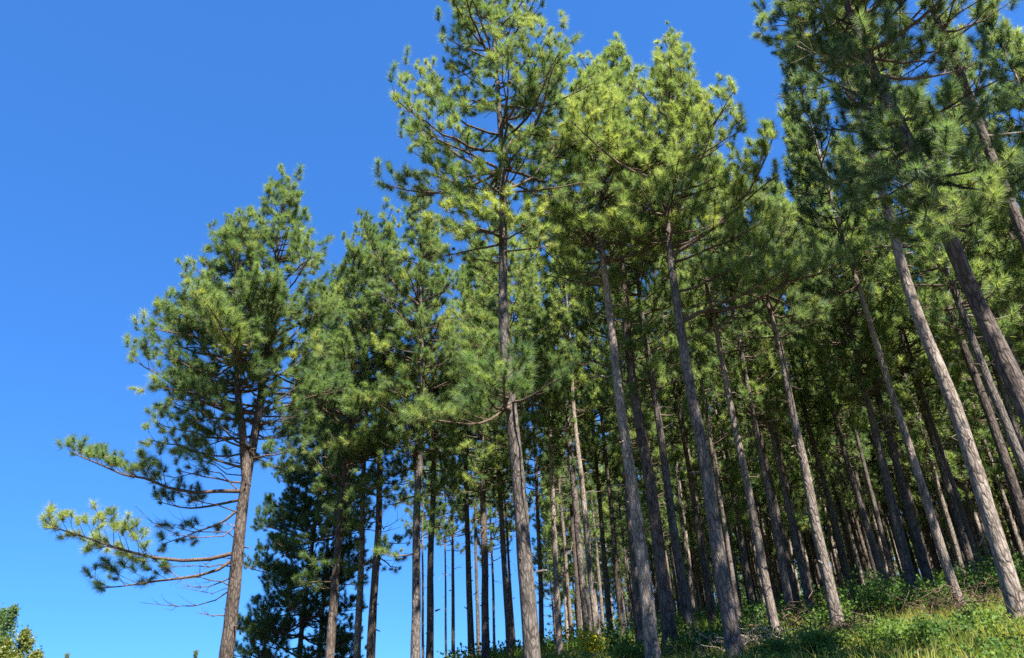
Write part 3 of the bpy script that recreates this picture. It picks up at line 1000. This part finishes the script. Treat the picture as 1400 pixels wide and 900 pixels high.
def leaf_cloud(g, P, q, size, tint, mat=0, up=0.35):
    """a small folded leaf at each point"""
    k = len(P)
    d = unit(q.normal(size=(k, 3)) + np.array([0, 0, up]))
    s = unit(np.cross(d, q.normal(size=(k, 3))))
    nrm = np.cross(d, s)
    L = (size * (0.6 + 0.8 * q.random(k)))[:, None]
    m_ = P + d * L * 0.5
    v = np.stack([P, m_ + s * L * 0.30 + nrm * L * 0.06, P + d * L, m_ - s * L * 0.30 + nrm * L * 0.06], 1).reshape(-1, 3)
    i = np.arange(k)[:, None] * 4
    tt = np.repeat(np.clip(np.broadcast_to(np.asarray(tint, float), (k,)) + 0.16 * q.normal(size=k), 0, 1), 4)
    g.add(v, np.concatenate([i + [[0, 1, 2]], i + [[0, 2, 3]]]), mat, tt)


q = np.random.default_rng(77)


def scatter(n, az0, az1, d0, d1):
    a = np.radians(az0 + (az1 - az0) * q.random(n))
    d = np.sqrt(d0 * d0 + (d1 * d1 - d0 * d0) * q.random(n))
    x, y = d * np.sin(a), d * np.cos(a)
    return np.stack([x, y, ground_z(x, y) - 0.02], 1)


def patchy(P, f=0.55, o=0.0):
    return 0.5 + 0.28 * np.sin(P[:, 0] * f + 1.3 + o) * np.cos(P[:, 1] * f * 0.8 + 0.4) + 0.2 * np.sin(P[:, 0] * 1.9 + P[:, 1] * 1.3 + o)


g = Geo()
def mounds(P):
    """uneven growth: 0 where the grass is low, 1 on the tops of the clumps"""
    x, y = P[:, 0], P[:, 1]
    m_ = 0.5 + 0.30 * np.sin(2.3 * x + 1.7 * np.sin(1.1 * y)) * np.cos(2.0 * y + 0.6) + 0.28 * np.sin(0.9 * x - 1.2 * y + 2 * np.sin(0.6 * x))
    return np.clip(m_, 0, 1)


P = scatter(10500, -7, 44, 11, 31)
mo = mounds(P)
blades(g, P, q, 9, 0.12 + 0.24 * mo, 0.016, 0.25 + 0.45 * patchy(P) + 0.3 * mo)
P = scatter(500, 3, 44, 11, 30)
blades(g, P, q, 5, 0.5, 0.010, 0.95 + 0 * P[:, 0], 0, 0.2, 0.8)
P = scatter(5200, -8, 44, 30, 52)
blades(g, P, q, 6, 0.45, 0.030, 0.2 + 0.5 * patchy(P))
tag(g.build('grass', ['grass']), 'lush sunlit grass and seed stalks covering the bank below the pines', None, None, 'stuff')
g = Geo()
P = scatter(5600, -7, 44, 11, 34)
mo = mounds(P[:, [1, 0, 2]] * 0.8)
P = P[mo > 0.42]
mo = mo[mo > 0.42]
mo = np.repeat(mo, 24)
P = np.repeat(P, 24, 0) + q.normal(size=(len(P) * 24, 3)) * np.array([0.16, 0.16, 0.02])
P[:, 2] += 0.02 + (0.08 + 0.30 * mo) * q.random(len(P)) ** 1.3
leaf_cloud(g, P, q, 0.06, 0.40 + 0.5 * patchy(P))
P = scatter(2600, -6, 46, 33, 62)
P = np.repeat(P, 14, 0) + q.normal(size=(len(P) * 14, 3)) * np.array([0.3, 0.3, 0.02])
P[:, 2] += 0.1 + 0.75 * q.random(len(P)) ** 1.3
leaf_cloud(g, P, q, 0.15, 0.2 + 0.5 * patchy(P))
tag(g.build('undergrowth', ['bush']), 'low leafy weeds and brambles mixed through the grass under the pines', None, None, 'stuff')


def bush(px, py, w, h, n, label, leaf=0.10, tint=0.4, mat='bush', D=None, group='bushes on the forest bank', cat='bush'):
    b = ground_at(px, py) if D is None else at(px, py, D)
    b[2] = float(ground_z(b[0], b[1]))
    t = thing('bush', label, cat, tuple(b), group)
    st, lf = Geo(), Geo()
    pts = []
    for i in range(max(7, int(w * 9))):
        a = q.random() * 6.283
        r = w * 0.5 * math.sqrt(q.random())
        e = np.array([math.cos(a) * r, math.sin(a) * r, h * (0.5 + 0.55 * q.random()) * (1 - 0.5 * (r / (w * 0.5)) ** 2)])
        path = limb_path(q, np.array([0.25 * e[0], 0.25 * e[1], -0.05]), e, -0.1, 6, 0.2)
        st.tube(path, 0.016 * (1 - 0.7 * np.linspace(0, 1, 6)) * (0.6 + 0.4 * h), 4)
        m_ = n // max(7, int(w * 9))
        u = 0.35 + 0.65 * q.random(m_)
        x = u * 5
        j = np.minimum(x.astype(int), 4)
        c = path[j] + (path[j + 1] - path[j]) * (x - j)[:, None] + q.normal(size=(m_, 3)) * 0.13 * (0.5 + 0.5 * h) * np.array([1, 1, 0.7])
        pts.append(c)
    st.build('stems', ['twig'], t, True)
    pts = np.concatenate(pts)
    pts[:, 2] = np.maximum(pts[:, 2], 0.02)
    leaf_cloud(lf, pts, q, leaf, tint)
    lf.build('leaves', [mat], t)
    return t


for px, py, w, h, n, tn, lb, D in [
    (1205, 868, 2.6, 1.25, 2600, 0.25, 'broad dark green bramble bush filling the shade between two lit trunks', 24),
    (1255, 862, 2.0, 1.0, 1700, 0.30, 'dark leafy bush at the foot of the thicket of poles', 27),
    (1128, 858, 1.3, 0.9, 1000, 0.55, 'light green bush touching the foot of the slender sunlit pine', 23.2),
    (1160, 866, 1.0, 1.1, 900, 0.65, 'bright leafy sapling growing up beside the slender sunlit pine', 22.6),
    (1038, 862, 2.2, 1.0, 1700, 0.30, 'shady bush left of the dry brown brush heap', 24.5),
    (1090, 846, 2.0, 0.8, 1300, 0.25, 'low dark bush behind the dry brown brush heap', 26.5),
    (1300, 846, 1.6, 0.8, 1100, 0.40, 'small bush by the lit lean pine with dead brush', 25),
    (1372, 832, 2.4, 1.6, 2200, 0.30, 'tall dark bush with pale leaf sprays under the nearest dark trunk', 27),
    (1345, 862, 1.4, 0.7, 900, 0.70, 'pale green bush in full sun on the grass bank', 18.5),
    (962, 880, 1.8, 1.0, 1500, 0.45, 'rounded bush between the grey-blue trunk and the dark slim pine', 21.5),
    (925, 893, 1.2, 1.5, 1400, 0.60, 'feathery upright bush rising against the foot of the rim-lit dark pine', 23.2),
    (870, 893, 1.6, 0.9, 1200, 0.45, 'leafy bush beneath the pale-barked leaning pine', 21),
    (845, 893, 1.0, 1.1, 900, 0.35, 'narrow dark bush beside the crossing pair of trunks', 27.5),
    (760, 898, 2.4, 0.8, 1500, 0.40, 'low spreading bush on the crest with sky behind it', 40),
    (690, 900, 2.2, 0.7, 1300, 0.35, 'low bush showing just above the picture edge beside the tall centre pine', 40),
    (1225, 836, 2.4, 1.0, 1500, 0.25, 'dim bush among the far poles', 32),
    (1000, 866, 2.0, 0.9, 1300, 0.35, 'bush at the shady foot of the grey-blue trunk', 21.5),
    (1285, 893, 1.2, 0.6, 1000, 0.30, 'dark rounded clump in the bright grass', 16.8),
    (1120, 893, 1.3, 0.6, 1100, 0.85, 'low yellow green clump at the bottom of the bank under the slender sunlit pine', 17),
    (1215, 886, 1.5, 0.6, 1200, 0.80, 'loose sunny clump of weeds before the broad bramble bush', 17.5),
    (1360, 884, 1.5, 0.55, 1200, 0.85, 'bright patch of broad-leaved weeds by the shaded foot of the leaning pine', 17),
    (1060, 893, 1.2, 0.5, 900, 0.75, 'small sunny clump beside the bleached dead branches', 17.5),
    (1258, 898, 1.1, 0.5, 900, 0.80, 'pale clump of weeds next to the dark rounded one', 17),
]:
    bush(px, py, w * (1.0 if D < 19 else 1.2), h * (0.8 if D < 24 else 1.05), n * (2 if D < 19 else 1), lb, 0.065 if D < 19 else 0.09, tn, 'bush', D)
o = bush(806, 905, 1.1, 1.25, 900, 'bushy herb with upright yellow flowering tips at the foot of the crossing pair', 0.11, 0.35, 'flower', 26, None, 'herb')
o.name = 'flowering_herb'


def brush_heap(px, py, w, h, n, label, D):
    b = at(px, py, D)
    b[2] = float(ground_z(b[0], b[1]))
    t = thing('brush_heap', label, 'dead brush', tuple(b), 'heaps of dry brush')
    g = Geo()
    for i in range(n):
        c = np.array([w * 0.5 * q.normal() * 0.6, w * 0.5 * q.normal() * 0.6, 0.03 + h * 0.6 * q.random()])
        a = q.random() * 6.283
        d = np.array([math.cos(a), math.sin(a), 0.45 * q.normal()])
        l = 0.35 + 0.8 * q.random()
        path = limb_path(q, c - d * l / 2, c + d * l / 2, 0.2 * q.normal(), 6, 0.35)
        path[:, 2] = np.maximum(path[:, 2], 0.02)
        g.tube(path, (0.006 + 0.012 * q.random() ** 2) * (1 - 0.6 * np.linspace(0, 1, 6)), 4)
    tag(g.build('twigs', ['dead' if label.startswith('bleached') else 'dry'], t, True), kind='stuff')


brush_heap(1108, 858, 2.6, 0.8, 200, 'brown tangle of dead twigs between two slender lit pines', 25)
brush_heap(1030, 872, 1.8, 0.5, 110, 'bleached dead branches lying in the grass beside the grey-blue trunk', 19.5)
brush_heap(1336, 846, 2.6, 0.8, 190, 'dry brown brush heaped round the pale foot of the lit lean pine', 23.3)
brush_heap(1170, 884, 1.4, 0.6, 170, 'mound of dry brown stalks in front of the slender sunlit pine', 19.5)

# ------------------------------------------------------------------ far off, low in the gap of sky
def far_tree(px, py_top, D, w, label, tint, spires, n, mat='far_leaf', leaf=0.30):
    top = at(px, py_top, D)
    zb = float(ground_z(top[0], top[1]))
    t = thing('distant_tree', label, 'tree', (top[0], top[1], zb))
    H = top[2] - zb
    tr, lf = Geo(), Geo()
    tr.tube(np.array([[0, 0, -0.5], [0.1, 0, H * 0.4], [0, 0.1, H * 0.8]]), np.array([0.35, 0.25, 0.1]), 8)
    pts = []
    for sx, sy, sz, r, hh in spires:
        tr.tube(limb_path(q, np.array([0, 0, H * 0.3]), np.array([sx * w, sy * w, H * sz - hh * 0.6]), 0.0, 6), np.linspace(0.16, 0.05, 6), 5)
        for c in range(26):
            z = q.random()
            rr = r * w * (1 - z) ** 0.6 * (0.35 + 0.65 * q.random())
            a = q.random() * 6.283
            cc = np.array([sx * w + math.cos(a) * rr, sy * w + math.sin(a) * rr, H * sz - hh * (1 - z)])
            k = n // (26 * len(spires))
            pts.append(cc + q.normal(size=(k, 3)) * np.array([0.42, 0.42, 0.5]) * (0.45 + 0.55 * (1 - z)))
    tr.build('trunk', ['bark_brown'], t, True)
    leaf_cloud(lf, np.concatenate(pts), q, leaf, tint, 0, 0.8)
    lf.build('crown', [mat], t)


far_tree(21, 827, 112, 4.0, 'far tall tree with pointed tips, low in the sky gap at the picture corner', 0.2,
         [(0, 0, 1.0, 0.16, 7), (-0.35, 0.1, 0.985, 0.16, 8), (-0.75, 0, 0.98, 0.2, 8), (-0.2, -0.2, 0.85, 0.45, 7), (-0.9, -0.1, 0.82, 0.5, 7)], 20000, 'n_green', 0.24)
far_tree(36, 864, 104, 3.2, 'far rounded tree with yellowing leaves, before the pointed one', 0.22,
         [(0, 0, 1.0, 0.5, 4.5), (-0.6, 0, 0.93, 0.5, 5), (0.55, 0, 0.86, 0.42, 4), (-1.3, 0, 0.86, 0.5, 5), (0.1, -0.3, 0.80, 0.6, 4)], 20000, 'far_leaf', 0.24)
for px, py, D in [(268, 892, 150), (92, 896, 170)]:
    p = at(px, py, D)
    z = float(ground_z(p[0], p[1]))
    plant(FAR[2], (p[0], p[1], z), p[2] - z, 0.3, (0, 0), 'tiny far treetop just breaking the bottom edge of the sky', 'far treetops at the bottom of the sky')
